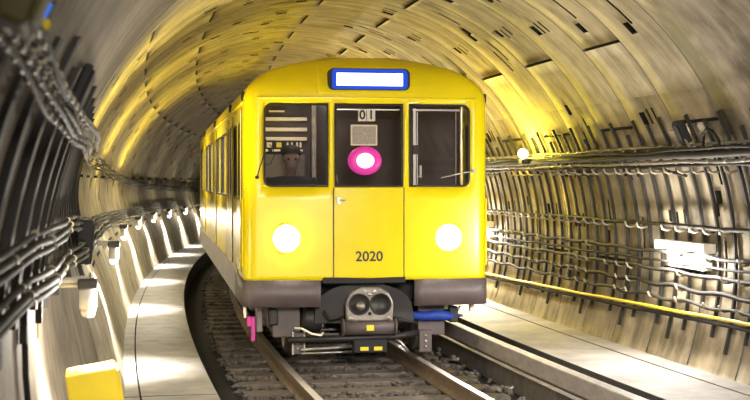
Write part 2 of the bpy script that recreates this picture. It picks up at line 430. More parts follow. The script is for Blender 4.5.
# ------------------------------------------------------------------ the train
NOSE = (-.0646, 14.75); HEAD = .157
car = empty('subway_car', (NOSE[0], NOSE[1], 0), HEAD, 'yellow subway train car numbered 2020 standing on the track', 'train')
W = 1.335; LEN = 15.6
ROOF = [(1.335, .885), (1.335, .93), (1.335, 1.05), (1.335, 1.33), (1.335, 1.55), (1.335, 1.75), (1.335, 1.885), (1.335, 2.10), (1.335, 2.35), (1.335, 2.60), (1.335, 2.785),
        (1.330, 2.85), (1.31, 2.92), (1.27, 2.99), (1.19, 3.07), (1.06, 3.15), (.86, 3.22), (.60, 3.28), (.30, 3.315), (.02, 3.325)]
SET = {2.92: .012, 2.99: .03, 3.07: .06, 3.15: .11, 3.22: .18, 3.28: .30, 3.315: .45, 3.325: .6}
ZS = [z for w, z in ROOF]
def fy(x, z):        # front surface depth
    s = 0.
    ks = sorted(SET)
    if z > 2.85:
        prev = (2.85, 0.)
        for k in ks:
            if z <= k + 1e-6: s = prev[1] + (SET[k] - prev[1]) * (z - prev[0]) / (k - prev[0]); break
            prev = (k, SET[k])
    return .085 * (abs(x) / 1.2) ** 2 + s
FX = [-1.2, -1.13, -1.0, -.80, -.60, -.44, -.375, -.2, 0, .2, .375, .44, .60, .80, 1.0, 1.13, 1.2]
WIN = [(-1.13, -.44), (-.375, .375), (.44, 1.13)]; WZ = (1.885, 2.785)
SIDE_WIN = [(.62, 1.08), (1.35, 2.05), (2.38, 2.86), (2.99, 3.47), (3.75, 5.2), (5.4, 6.9), (7.18, 7.66), (7.79, 8.27), (8.55, 10.0), (10.2, 11.7), (11.98, 12.46), (12.59, 13.07), (13.4, 14.9)]
SZ = (1.75, 2.60)
side_y = uniq([.215 + .0] + [y for w in SIDE_WIN for y in w] + frange(.4, LEN, 1.2), 1e-3)
side_y = [y for y in side_y if y > .23]
cols = []            # (kind, x or side, y)
for y in side_y[::-1]: cols.append((-1, y))
corner = [(1.335 - .135 + .135 * math.cos(a), .085 + .135 - .135 * math.sin(a)) for a in (0, R(22), R(45), R(68))]
for x, y in corner: cols.append(('c', -x, y))
for x in FX: cols.append(('f', x, 0))
for x, y in corner[::-1]: cols.append(('c', x, y))
for y in side_y: cols.append((1, y))
def colpt(cdef, w, z):
    k = w / W
    if cdef[0] == 'f': return (cdef[1] * k, fy(cdef[1], z), z)
    if cdef[0] == 'c': return (cdef[1] * k, cdef[2] + fy(0, z), z)
    return (cdef[0] * W * k, max(cdef[1], .215 + fy(0, z)), z)
bm = bmesh.new()
grid = [[bm.verts.new(colpt(cd, w, z)) for cd in cols] for w, z in ROOF]
def in_hole(ca, cb, za, zb):
    zm = (za + zb) / 2
    if ca[0] == 'f' and cb[0] == 'f':
        xm = (ca[1] + cb[1]) / 2
        return WZ[0] < zm < WZ[1] and any(a < xm < b for a, b in WIN)
    if ca[0] in (-1, 1) and cb[0] == ca[0]:
        ym = (ca[1] + cb[1]) / 2
        return SZ[0] < zm < SZ[1] and any(a < ym < b for a, b in SIDE_WIN)
    return False
for i in range(len(ROOF) - 1):
    for j in range(len(cols) - 1):
        if in_hole(cols[j], cols[j + 1], ZS[i], ZS[i + 1]): continue
        f = bm.faces.new((grid[i][j], grid[i][j + 1], grid[i + 1][j + 1], grid[i + 1][j])); f.smooth = True
# rounded outer window corners
def fillet(xc, zc, sx, sz, r=.085):
    cx, cz = xc + sx * r, zc + sz * r
    arc = [(cx - sx * r * math.cos(a), cz - sz * r * math.sin(a)) for a in [R(90) * t / 6 for t in range(7)]]
    pts = [(xc, zc)] + arc
    vs = [bm.verts.new((x, fy(x, z) + .001, z)) for x, z in pts]
    for i in range(1, len(vs) - 1): bm.faces.new((vs[0], vs[i], vs[i + 1]))
for sx, xc in ((1, -1.13), (-1, 1.13)):
    fillet(xc, WZ[0], sx, 1); fillet(xc, WZ[1], sx, -1)
bm.faces.new([g[0] for g in grid] + [g[-1] for g in grid[::-1]])   # rear wall
bmesh.ops.remove_doubles(bm, verts=bm.verts[:], dist=.0005)
bmesh.ops.recalc_face_normals(bm, faces=bm.faces[:])
body = link('car_body', bm, M['yellow'], car, smooth=40)
sd = body.modifiers.new('thick', 'SOLIDIFY'); sd.thickness = .03; sd.offset = -1

# front door panel (a slightly proud leaf) with its own sheet, and the seams
def front_panel(x0, x1, z0, z1, off, holes=(), nx=6, nz=6):
    bm = bmesh.new(); g = {}
    xs = [x0 + (x1 - x0) * i / nx for i in range(nx + 1)]; zs = [z0 + (z1 - z0) * i / nz for i in range(nz + 1)]
    for i, x in enumerate(xs):
        for j, z in enumerate(zs): g[i, j] = (bm.verts.new((x, fy(x, z) - off, z)), bm.verts.new((x, fy(x, z) + .01, z)))
    for i in range(nx):
        for j in range(nz):
            bm.faces.new((g[i, j][0], g[i + 1, j][0], g[i + 1, j + 1][0], g[i, j + 1][0]))
    for i in range(nx):
        for j in (0, nz): bm.faces.new((g[i, j][0], g[i + 1, j][0], g[i + 1, j][1], g[i, j][1]))
    for j in range(nz):
        for i in (0, nx): bm.faces.new((g[i, j][0], g[i, j + 1][0], g[i, j + 1][1], g[i, j][1]))
    bmesh.ops.recalc_face_normals(bm, faces=bm.faces[:])
    return bm
dr = link('front_door', front_panel(-.372, .372, .925, 1.875, .016), M['yellow_door'], car)
for sx in (-.384, .384):
    bm = bmesh.new(); box(bm, sx - .0045, sx + .0045, fy(sx, 1) - .006, fy(sx, 1) + .01, .90, 1.88); link('door_seam', bm, M['black'], car)
bm = bmesh.new(); yb = fy(-.35, 1.7)
box(bm, -.35, -.31, yb - .03, yb - .016, 1.70, 1.78, .004); tube(bm, [(-.335, yb - .045, 1.74), (-.25, yb - .045, 1.742)], .008, 8); tube(bm, [(-.335, yb - .016, 1.74), (-.335, yb - .047, 1.74)], .008, 8)
link('door_handle', bm, M['bright'], dr)
text_mesh('car_number', '2020', .150, M['ink'], dr, (0.0, -.0175, 1.135), (R(90), 0, 0), .001, .003)
# belt crease above the windows
bm = bmesh.new()
for a, b in zip(FX, FX[1:]):
    vs = [bm.verts.new((x, fy(x, 2.84) - o, z)) for x in (a, b) for o, z in ((0, 2.855), (.008, 2.848), (.008, 2.840), (0, 2.833))]
    for k in range(3): bm.faces.new((vs[k], vs[4 + k], vs[5 + k], vs[k + 1]))
bmesh.ops.recalc_face_normals(bm, faces=bm.faces[:]); link('drip_ledge', bm, M['yellow'], car)

# windows of the front: gasket and glass
def rrect(x0, x1, z0, z1, rs, n=6):   # rs: radius for (x0z0, x1z0, x1z1, x0z1)
    pts = []
    for (cx, cz, a0, r) in ((x0, z0, 180, rs[0]), (x1, z0, 270, rs[1]), (x1, z1, 0, rs[2]), (x0, z1, 90, rs[3])):
        ox = cx + r if cx == x0 else cx - r; oz = cz + r if cz == z0 else cz - r
        for t in range(n + 1):
            a = R(a0 + 90 * t / n); pts.append((ox + r * math.cos(a), oz + r * math.sin(a)))
    return pts
def gasket_bm(outer, inner_, yfun, front, back):
    bm = bmesh.new(); n = len(outer)
    A = [bm.verts.new((x, yfun(x, z) + front, z)) for x, z in outer]; B = [bm.verts.new((x, yfun(x, z) + front, z)) for x, z in inner_]
    A2 = [bm.verts.new((x, yfun(x, z) + back, z)) for x, z in outer]; B2 = [bm.verts.new((x, yfun(x, z) + back, z)) for x, z in inner_]
    for i in range(n):
        j = (i + 1) % n
        for q in ((A[i], A[j], B[j], B[i]), (B[i], B[j], B2[j], B2[i]), (A2[i], A2[j], A[j], A[i])): bm.faces.new(q)
    bmesh.ops.recalc_face_normals(bm, faces=bm.faces[:]); return bm
for (a, b), rs in zip(WIN, ((.085, .012, .012, .085), (.012,) * 4, (.012, .085, .085, .012))):
    o_ = rrect(a, b, WZ[0], WZ[1], rs); i_ = rrect(a + .022, b - .022, WZ[0] + .022, WZ[1] - .022, tuple(max(.006, r - .02) for r in rs))
    g = link('front_window', gasket_bm(o_, i_, fy, -.005, .03), M['black'], car)
    bm = bmesh.new(); bm.faces.new([bm.verts.new((x, fy(x, z) + .02, z)) for x, z in i_]); link('window_pane', bm, M['glass'], g)

# destination sign
sg = link('sign_panel', front_panel(-.54, .54, 2.90, 3.185, .014, nx=12, nz=4), M['yellow'], car)
sgy = fy(0, 2.93) - .035
def flat_panel(pts, y0, y1):
    bm = bmesh.new(); prism(bm, pts, y0, y1); bmesh.ops.recalc_face_normals(bm, faces=bm.faces[:]); return bm
sb = link('destination_sign', flat_panel(rrect(-.445, .445, 2.928, 3.160, (.06,) * 4), sgy, sgy + .12), M['black'], car)
link('blue_border', flat_panel(rrect(-.405, .42, 2.936, 3.152, (.03, .05, .05, .03)), sgy - .004, sgy), M['blue_lamp'], sb)
link('lit_panel', flat_panel(rrect(-.355, .365, 2.974, 3.108, (.005,) * 4), sgy - .008, sgy - .004), M['screen'], sb)

# headlamps
for sx in (-.885, .885):
    y = fy(sx, 1.33)
    mt = Matrix.Translation((sx, y, 1.335)) @ Matrix.Rotation(R(90), 4, 'X')
    bm = bmesh.new(); lathe(bm, [(.168, -.01), (.168, .006), (.158, .012), (.142, .010), (.140, .0)], 40, mt); h = link('headlamp', bm, M['yellow'], car)
    bm = bmesh.new(); lathe(bm, [(.140, .0), (.137, .022), (.11, .055), (.065, .08), (0, .088)], 40, mt); link('lamp_lens', bm, M['head_glow'], h)
    light('headlamp_light', 'SPOT', (sx, y - .12, 1.335), P_HEAD, (1, .95, .84), .1, car, (R(90 - 4), 0, R(180)), spot=R(110), blend=.9)

# front apron, pocket and coupler
def apron(x0, x1, z0, z1, name, m):
    xs = uniq([x0, x1] + [x for x in FX if x0 < x < x1], 1e-3)
    pts = []
    if x0 <= -1.2: pts += [(-W, 1.6), (-W, .9)] + [(-x, y) for x, y in corner]
    pts += [(x, fy(x, 0)) for x in xs]
    if x1 >= 1.2: pts += [(x, y) for x, y in corner[::-1]] + [(W, .9), (W, 1.6)]
    bm = bmesh.new(); a = [bm.verts.new((x, y, z0)) for x, y in pts]; b = [bm.verts.new((x, y, z1)) for x, y in pts]
    for i in range(len(pts) - 1): bm.faces.new((a[i], a[i + 1], b[i + 1], b[i])).smooth = True
    bmesh.ops.recalc_face_normals(bm, faces=bm.faces[:])
    o = link(name, bm, m, car, smooth=50); s = o.modifiers.new('thick', 'SOLIDIFY'); s.thickness = .03; s.offset = 0
    return o
apron(-1.2, -.52, .60, .885, 'front_apron', M['grey_skirt']); apron(.50, 1.2, .60, .885, 'front_apron', M['grey_skirt'])
bm = bmesh.new(); box(bm, -.50, .40, .0, .05, .848, .915, .01); link('threshold_bar', bm, M['black'], car)
bm = bmesh.new()
poly = [(-.56, .40)] + [(-.02 + .54 * math.cos(R(180 - t)), .56 + .28 * math.sin(R(t))) for t in range(10, 180, 10)] + [(.54, .40)]
prism(bm, poly, .24, .60); bmesh.ops.recalc_face_normals(bm, faces=bm.faces[:]); link('coupler_pocket', bm, M['pocket'], car)
bm = bmesh.new()
hp = [(-.25, .44), (.25, .44), (.262, .64), (.205, .755), (.10, .812), (-.10, .812), (-.205, .755), (-.262, .64)]
prism(bm, hp, -.06, .04)
bmesh.ops.bevel(bm, geom=bm.edges[:], offset=.02, segments=2, affect='EDGES', profile=.5)
bmesh.ops.recalc_face_normals(bm, faces=bm.faces[:])
cp = link('coupler', bm, M['steel'], car)
for sx in (-.115, .115):
    mt = Matrix.Translation((sx, -.06, .63)) @ Matrix.Rotation(R(90), 4, 'X')
    bm = bmesh.new(); lathe(bm, [(.118, 0), (.118, .018), (.104, .022), (.100, .004), (.0, .003)], 28, mt); r_ = link('coupling_socket', bm, M['dark'], cp)
bm = bmesh.new(); mt = Matrix.Translation((-.10, -.066, .61)) @ Matrix.Rotation(R(90), 4, 'X'); lathe(bm, [(.05, 0), (.035, .05), (.0, .055)], 20, mt); link('coupling_cone', bm, M['steel'], cp)
for x, z in ((0, .735), (-.055, .765), (.055, .765), (0, .53), (-.2, .48), (.2, .48), (0, .625)):
    bm = bmesh.new(); mt = Matrix.Translation((x, -.06, z)) @ Matrix.Rotation(R(90), 4, 'X'); lathe(bm, [(.02, 0), (.02, .012), (0, .014)], 12, mt); link('coupler_bolt', bm, M['bright'] if z > .7 or z < .5 else M['dark'], cp)
bm = bmesh.new(); cyl(bm, (-.27, .02, .375), (.28, .02, .375), .082, n=28); cyl(bm, (-.29, .02, .375), (-.27, .02, .375), .095, n=28); cyl(bm, (.28, .02, .375), (.30, .02, .375), .095, n=28)
cc = link('coupler_cylinder', bm, M['grey_skirt'], car)
bm = bmesh.new(); box(bm, -.035, .045, -.068, -.05, .345, .405); link('yellow_plate', bm, M['yellow_cable'], cc)
bm = bmesh.new(); box(bm, -.16, .20, .0, .25, .10, .24, .012); eb = link('contact_box', bm, M['black'], car)
for x in (-.05, .10):
    bm = bmesh.new(); box(bm, x - .045, x + .045, -.008, .0, .125, .165); link('yellow_plate', bm, M['yellow_cable'], eb)
bm = bmesh.new(); tube(bm, [(-.86, .16, .23), (-.3, .08, .25), (.3, .08, .26), (.56, .16, .29)], .035, 10); link('cross_bar', bm, M['dark'], car)
bm = bmesh.new(); tube(bm, [(-.72, .12, .13), (-.17, .10, .16)], .016, 8); tube(bm, [(-.72, .12, .09), (-.17, .10, .105)], .010, 8); link('draw_rod', bm, M['bright'], car)
bm = bmesh.new(); tube(bm, [(.28, .1, .24), (.36, .08, .2), (.44, .06, .10)], .014, 8); link('release_lever', bm, M['bright'], car)
bm = bmesh.new(); tube(bm, [(-.80, .05, .375), (-.72, .02, .37), (-.62, .0, .315), (-.52, .02, .295), (-.49, .06, .32)], .012, 8); link('air_hose', bm, M['cream'], car)
bm = bmesh.new(); tube(bm, [(-.48, .10, .55), (-.42, .06, .46), (-.27, .04, .49)], .016, 8); link('air_hose', bm, M['dark'], car)
bm = bmesh.new(); tube(bm, [(.27, .04, .47), (.42, .06, .43), (.55, .1, .40)], .016, 8); link('air_hose', bm, M['dark'], car)
# underframe and bogies
bm = bmesh.new(); box(bm, -1.15, 1.15, .5, LEN - .1, .62, .92); link('underframe', bm, M['black'], car)
bm = bmesh.new(); box(bm, -1.30, 1.30, .25, LEN - .05, .90, .935); link('car_floor', bm, M['cab'], car)
for sx in (-1, 1):
    bm = bmesh.new(); box(bm, sx * 1.335 - .012, sx * 1.335 + .012, 1.6, LEN, .60, .885, .004); box(bm, sx * 1.335 - .014, sx * 1.335 + .014, 1.2, LEN, .88, .95, .004)
    link('side_skirt', bm, M['side_metal'], car)
def bogie(y0):
    b = bpy.data.objects.new('bogie', None); COL.objects.link(b); b.parent = car; b.location = (0, y0, 0)
    for sx in (-1, 1):
        bm = bmesh.new(); box(bm, sx * 1.0 - .05, sx * 1.0 + .05, -.95, 2.75, .38, .56, .02); box(bm, sx * 1.0 - .06, sx * 1.0 + .06, .5, 1.3, .55, .68, .02); link('side_frame', bm, M['dark'], b)
        for y in (0, 1.8):
            bm = bmesh.new(); mt = Matrix.Translation((sx * .752, y, .42)) @ Matrix.Rotation(R(90) * sx, 4, 'Y')
            lathe(bm, [(.0, -.07), (.445, -.07), (.445, -.045), (.42, -.03), (.42, .06), (.37, .065), (.33, .02), (.14, .02), (.13, .08), (0, .08)], 40, mt); link('wheel', bm, M['steel'], b)
            bm = bmesh.new(); box(bm, sx * 1.0 - .09, sx * 1.0 + .09, y - .13, y + .13, .29, .50, .02); box(bm, sx * 1.03 - .03, sx * 1.03 + .03, y - .2, y + .2, .5, .56, .01); link('axle_box', bm, M['steel'], b)
    for y in (0, 1.8):
        bm = bmesh.new(); cyl(bm, (-.72, y, .42), (.72, y, .42), .075, n=16); cyl(bm, (-.30, y + .25, .42), (.30, y + .25, .42), .2, n=24); link('axle', bm, M['dark'], b)
    return b
b1 = bogie(1.25); b2 = bogie(11.6)
# rail guards, brackets, a blue glint in front of the first bogie
for sx in (-1, 1):
    bm = bmesh.new(); X = .735 if sx < 0 else .68
    box(bm, sx * X - .05 - .02, sx * X + .05 + .02, .30, .38, .06, .30, .008); box(bm, sx * X - .17 - (.1 if sx < 0 else -.1), sx * X + .13 - (.1 if sx < 0 else -.1), .38, .55, .24, .60, .008)
    g = link('rail_guard', bm, M['grey_skirt'], car)
    for z in (.12, .18, .24):
        bm = bmesh.new(); mt = Matrix.Translation((sx * X, .30, z)) @ Matrix.Rotation(R(90), 4, 'X'); lathe(bm, [(.018, 0), (.018, .012), (0, .014)], 12, mt); link('guard_bolt', bm, M['bright'], g)
bm = bmesh.new(); box(bm, -.675, -.66, .285, .30, .06, .31); box(bm, -.80, -.788, .285, .30, .06, .31); link('guard_edge', bm, M['bright'], car)
bm = bmesh.new(); lathe(bm, [(0, -.16), (.13, -.16), (.15, -.08), (.15, .03), (.12, .07), (0, .075)], 28, Matrix.Translation((-.62, .45, .44)) @ Matrix.Rotation(R(-80), 4, 'Y')); link('air_cylinder', bm, M['dark'], car)
bm = bmesh.new(); box(bm, -1.17, -1.10, .55, .75, .28, .60, .01); tube(bm, [(-1.04, .5, .60), (-1.04, .5, .36), (-.98, .5, .33)], .03, 8); tube(bm, [(-1.10, .5, .55), (-.95, .5, .50)], .022, 8); link('step_bracket', bm, M['side_metal'], car)
bm = bmesh.new(); box(bm, -1.24, -1.195, .40, .44, .20, .47, .008); box(bm, -1.285, -1.24, .41, .44, .36, .47, .006); tag(link('hanging_handle', bm, M['pink'], car), 'magenta painted handle')
bm = bmesh.new(); box(bm, -1.33, -1.30, .25, .33, .47, .60, .006); link('foot_step', bm, M['cream'], car)
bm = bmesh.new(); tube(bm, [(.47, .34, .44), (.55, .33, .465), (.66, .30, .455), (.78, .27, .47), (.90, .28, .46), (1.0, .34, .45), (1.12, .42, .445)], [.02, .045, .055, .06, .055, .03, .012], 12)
tag(link('blue_glint', bm, M['blue'], car), 'blue light reflection shaped as a tube')  # blue reflected light given the shape of a hose
bm = bmesh.new(); tube(bm, [(.99, .35, .60), (.99, .33, .52), (1.05, .33, .50), (1.08, .35, .56)], .012, 8); box(bm, .86, .96, .4, .44, .52, .57); box(bm, 1.20, 1.25, .38, .44, .49, .60, .006); link('hanging_fitting', bm, M['cream'], car)

# cab interior
bm = bmesh.new(); box(bm, -1.29, 1.29, 1.25, 1.29, .93, 3.0); cw = link('cab_wall', bm, M['cab'], car)
for z, x0 in ((2.665, -1.02), (2.545, -1.02), (2.435, -1.02)):
    bm = bmesh.new(); box(bm, -1.18, -.54, 1.20, 1.25, z - .022, z + .022, .008); link('reflected_strip', bm, M['cream'], cw)  # bars reflected in the window, built as solid pale strips
bm = bmesh.new(); box(bm, -.98, -.80, 1.20, 1.25, 2.745, 2.765); link('reflected_strip', bm, M['cream'], cw)
bm = bmesh.new(); box(bm, -1.16, -.60, 1.17, 1.25, 2.28, 2.41, .006); sp = link('switch_panel', bm, M['black'], cw)
for x, k in ((-1.10, 0), (-.98, 0), (-.87, 1), (-.77, 0), (-.72, 0), (-.66, 0), (-.62, 0)):
    bm = bmesh.new(); box(bm, x - .022, x + .022, 1.155, 1.17, 2.35, 2.395) if x > -.8 and False else box(bm, x - (.03 if x < -.8 else .012), x + (.03 if x < -.8 else .012), 1.155, 1.17, 2.335, 2.395, .004)
    link('switch', bm, M['yellow_cable'] if k else M['cream'], sp)
for x in (-1.04, -.90, -.76, -.64):
    bm = bmesh.new(); box(bm, x - .045, x + .045, 1.15, 1.17, 2.29, 2.315); link('label_strip', bm, M['cream'], sp)
bm = bmesh.new(); box(bm, -.50, -.44, 1.1, 1.25, 1.5, 2.9, .01); link('cab_pillar', bm, M['steel'], cw)
bm = bmesh.new(); box(bm, -1.22, -.56, 1.16, 1.25, 1.55, 2.26, .02); link('reflection_panel', bm, M['cab_grey'], cw)  # solid panel in the grey of a window reflection
bm = bmesh.new(); box(bm, -1.25, -.5, .25, .42, .94, 1.80, .03); link('driver_desk', bm, M['cab'], car)
bm = bmesh.new(); box(bm, -1.06, -.60, .60, 1.0, 1.33, 1.41, .03); box(bm, -1.06, -.60, .96, 1.03, 1.41, 1.90, .03); box(bm, -.88, -.78, .88, .98, .93, 1.37, .01); link('driver_seat', bm, M['jacket'], car)
light('cab_light', 'AREA', (-.6, .70, 2.9), 4.0, (1, .88, .68), .3, car, (0, 0, 0))
# behind the centre window: number cards, plate, lamp
for x, ch in ((-.066, '0'), (.030, '1')):
    bm = bmesh.new(); box(bm, x - .045, x + .045, .045, .055, 2.595, 2.722, .004); cd = link('number_card', bm, M['white'], car)
    text_mesh('card_digit', ch, .135, M['ink'], cd, (x, .0435, 2.66), (R(90), 0, 0), .001, .003)
bm = bmesh.new(); box(bm, -.34, .34, .05, .065, 2.715, 2.728); link('card_rail', bm, M['bright'], car)
bm = bmesh.new(); box(bm, -.185, .09, .05, .062, 2.34, 2.55, .004); pl = link('grey_notice', bm, M['plate'], car)
bm = bmesh.new(); a = rrect(-.192, .097, 2.333, 2.557, (.006,) * 4); b = rrect(-.175, .080, 2.350, 2.540, (.004,) * 4)
bm.free(); link('notice_frame', gasket_bm(a, b, lambda x, z: 0, .040, .052), M['cream'], pl)
mt = Matrix.Translation((-.03, .10, 2.17)) @ Matrix.Rotation(R(90), 4, 'X') @ Matrix.Diagonal((1.10, .93, 1, 1))
bm = bmesh.new(); lathe(bm, [(.165, -.05), (.168, .0), (.145, .03), (.10, .04), (.085, .038)], 40, mt); sl = link('signal_lamp', bm, M['pink_glow'], car)
bm = bmesh.new(); lathe(bm, [(.095, .03), (.08, .05), (0, .062)], 32, mt); link('lamp_bulb', bm, M['white_glow'], sl)
bm = bmesh.new(); box(bm, -.36, -.35, .05, .06, 1.90, 2.05); tube(bm, [(-.33, .06, 1.92), (-.345, .06, 2.02)], .007, 6); link('door_latch', bm, M['bright'], car)
# right window: inner bright frame
bm = bmesh.new(); box(bm, .505, .535, .11, .125, 1.90, 2.74); box(bm, .50, 1.03, .125, .14, 2.715, 2.735); box(bm, .545, .555, .11, .125, 1.9, 2.70); link('inner_frame', bm, M['bright'], car)
bm = bmesh.new(); box(bm, .98, .99, .13, .14, 1.90, 2.72); box(bm, 1.03, 1.036, .13, .14, 1.9, 2.72); link('inner_frame', bm, M['steel'], car)
bm = bmesh.new(); box(bm, .575, .60, .11, .125, 2.0, 2.12, .004); tube(bm, [(.56, .12, 2.0), (.60, .12, 1.99)], .012, 6); link('window_catch', bm, M['bright'], car)
bm = bmesh.new(); box(bm, .495, .56, .10, .125, 2.24, 2.34, .006); link('window_catch', bm, M['dark'], car)
# wipers
bm = bmesh.new(); y = fy(1.1, 1.95) - .03
tube(bm, [(1.17, y, 2.06), (1.05, y - .01, 2.04), (.80, y - .02, 1.985)], .007, 6); cyl(bm, (1.17, y + .04, 2.06), (1.17, y - .02, 2.06), .02, n=12); link('wiper', bm, M['bright'], car)
bm = bmesh.new(); y = fy(-1.1, 2.2) - .03
tube(bm, [(-1.20, y + .02, 1.99), (-1.17, y, 2.10), (-1.13, y - .01, 2.22), (-1.11, y - .015, 2.40)], .007, 6); tube(bm, [(-1.13, y, 2.12), (-1.06, y - .01, 2.13), (-1.02, y - .01, 2.22), (-1.03, y - .01, 2.30), (-1.07, y - .01, 2.34)], .006, 6); cyl(bm, (-1.20, y + .05, 1.99), (-1.20, y, 1.99), .02, n=12); link('wiper', bm, M['black'], car)
# sides: doors, windows, gutters, marker lamps
for sx in (-1, 1):
    for (a, b) in SIDE_WIN:
        def ysd(u, z): return 0
        o_ = rrect(a, b, SZ[0], SZ[1], (.06,) * 4); i_ = rrect(a + .02, b - .02, SZ[0] + .02, SZ[1] - .02, (.045,) * 4)
        bm = gasket_bm(o_, i_, lambda x, z: 0, -.008, .03)
        q = Matrix(((0, -sx * -1.0, 0, 0), (1, 0, 0, 0), (0, 0, 1, 0), (0, 0, 0, 1)))
        for v in bm.verts: v.co = Vector((sx * (W - v.co.y), v.co.x, v.co.z))
        bmesh.ops.recalc_face_normals(bm, faces=bm.faces[:]); g = link('side_window', bm, M['black'], car)
        bm = bmesh.new(); bm.faces.new([bm.verts.new((sx * (W - .018), x, z)) for x, z in i_]); link('window_pane', bm, M['side_glass'], g)
    for (a, b, nm) in ((.55, 1.15, 'cab_door'), (2.3, 2.92, 'passenger_door'), (2.94, 3.55, 'passenger_door'), (7.1, 7.72, 'passenger_door'), (7.74, 8.35, 'passenger_door'), (11.9, 12.52, 'passenger_door'), (12.54, 13.15, 'passenger_door')):
        wa, wb = [w for w in SIDE_WIN if w[0] >= a - .01 and w[1] <= b + .01][0]
        bm = gasket_bm(rrect(a, b, .95, 2.74, (.01,) * 4), rrect(wa - .012, wb + .012, SZ[0] - .012, SZ[1] + .012, (.06,) * 4), lambda x, z: 0, -.016, .016)
        for v in bm.verts: v.co = Vector((sx * (W - v.co.y), v.co.x, v.co.z))
        bmesh.ops.recalc_face_normals(bm, faces=bm.faces[:])
        d = link(nm, bm, M['yellow_door'], car)
        bm = bmesh.new(); box(bm, sx * W - .02, sx * W + .035, b - .06, b - .03, 1.35, 1.62, .006); link('door_handle', bm, M['bright'], d)
        bm = bmesh.new()
        for yy in (a - .015, b + .003): box(bm, sx * W - .006, sx * W + .006, yy, yy + .012, .95, 2.74)
        link('door_seal', bm, M['black'], d)
    bm = bmesh.new(); tube(bm, [(sx * 1.333, .35, 2.80), (sx * 1.333, LEN, 2.80)], .018, 6); link('gutter', bm, M['yellow'], car)
    for y in (.32, 2.9, 7.7, 12.5):
        bm = bmesh.new(); box(bm, sx * 1.30 - .05, sx * 1.30 + .075, y, y + .12, 2.82, 2.92, .012); link('marker_lamp', bm, M['black'], car)
    bm = bmesh.new(); tube(bm, [(sx * 1.30, .20, 1.0), (sx * 1.345, .22, 1.03), (sx * 1.345, .22, 1.75), (sx * 1.30, .20, 1.78)], .012, 8); link('grab_rail', bm, M['yellow'], car)
bm = bmesh.new(); box(bm, -.6, .6, 2.0, LEN - .5, 1.3, 2.7); link('pale_saloon_box', bm, M['saloon'], car)  # added pale box, makes the side windows look bright
bm = bmesh.new(); box(bm, -.15, .15, 1.6, LEN - .5, 2.86, 2.9); link('saloon_lamp', bm, M['tube_glow'], car)
for sx in (-1, 1):
    for y in (4.0, 8.0, 12.0): light('saloon_light', 'AREA', (sx * .95, y, 2.80), 160, (1, .97, .88), .3, car, (0, 0, 0), size_y=3.6)
bm = bmesh.new(); box(bm, .15, .55, .9, 1.5, 3.30, 3.345, .02); link('roof_vent', bm, M['dark'], car)

# ------------------------------------------------------------------ the driver, seated behind the left window
drv = empty('person', car.matrix_basis @ Vector((0, 0, 0)), 0, 'person in dark jacket sitting behind the left front window', 'person')
drv.location = Matrix.Translation((NOSE[0], NOSE[1], 0)) @ Matrix.Rotation(HEAD, 4, 'Z') @ Vector((-.77, .72, 1.39)); drv.rotation_euler = (0, 0, HEAD); drv.scale = (1.22, 1.08, 1.14)
def skin_obj(name, verts, edges, m, parent, sub=2, root=0):
    me = bpy.data.meshes.new(name); me.from_pydata([v[:3] for v in verts], edges, []); me.materials.append(m)
    o = bpy.data.objects.new(name, me); COL.objects.link(o); o.parent = parent
    o.modifiers.new('skin', 'SKIN'); sk = me.skin_vertices[0].data
    for i, v in enumerate(verts):
        rr = v[3] if isinstance(v[3], tuple) else (v[3], v[3]); sk[i].radius = rr; sk[i].use_root = i == root
    s = o.modifiers.new('sub', 'SUBSURF'); s.levels = sub; s.render_levels = sub
    for p in me.polygons: p.use_smooth = True
    o.modifiers['skin'].use_smooth_shade = True
    return o
V = [(0, .05, .07, (.15, .12)), (0, .06, .28, (.14, .11)), (0, .04, .46, (.16, .11)), (0, .03, .53, .05), (0, .01, .585, .042), (0, -.015, .645, (.060, .07)), (0, -.01, .71, (.086, .098)), (0, 0, .78, (.078, .088)), (0, -.10, .675, .014),
     (-.18, .04, .48, .06), (-.235, -.02, .24, .047), (-.20, -.24, .17, .036), (-.17, -.33, .19, (.038, .02)),
     (.18, .04, .48, .06), (.235, -.02, .24, .047), (.20, -.24, .17, .036), (.17, -.33, .19, (.038, .02)),
     (-.09, -.05, .06, .085), (-.12, -.22, .05, .065), (-.12, -.26, -.33, .045), (-.12, -.36, -.46, .035),
     (.09, -.05, .06, .085), (.12, -.22, .05, .065), (.12, -.26, -.33, .045), (.12, -.36, -.46, .035), (-.078, .0, .70, .014), (.078, .0, .70, .014)]
E_ = [(0, 1), (1, 2), (2, 3), (3, 4), (4, 5), (5, 6), (6, 7), (5, 8), (2, 9), (9, 10), (10, 11), (11, 12), (2, 13), (13, 14), (14, 15), (15, 16), (0, 17), (17, 18), (18, 19), (19, 20), (0, 21), (21, 22), (22, 23), (23, 24), (6, 25), (6, 26)]
for sx, ro in ((-1, 12), (1, 16)):                 # fingers closed over the controller
    for k in range(4):
        i0 = len(V); x = sx * .17 + (k - 1.5) * .019; ln = (.028, .034, .036, .03)[k]
        V += [(x, -.365, .192, .009), (x, -.365 - ln, .18, .008), (x, -.365 - ln, .15, .007)]; E_ += [(ro, i0), (i0, i0 + 1), (i0 + 1, i0 + 2)]
    i0 = len(V); V += [(sx * .17 - sx * .04, -.33, .175, .010), (sx * .17 - sx * .045, -.37, .155, .008)]; E_ += [(ro, i0), (i0, i0 + 1)]
skin_obj('body', V, E_, M['skin'], drv)
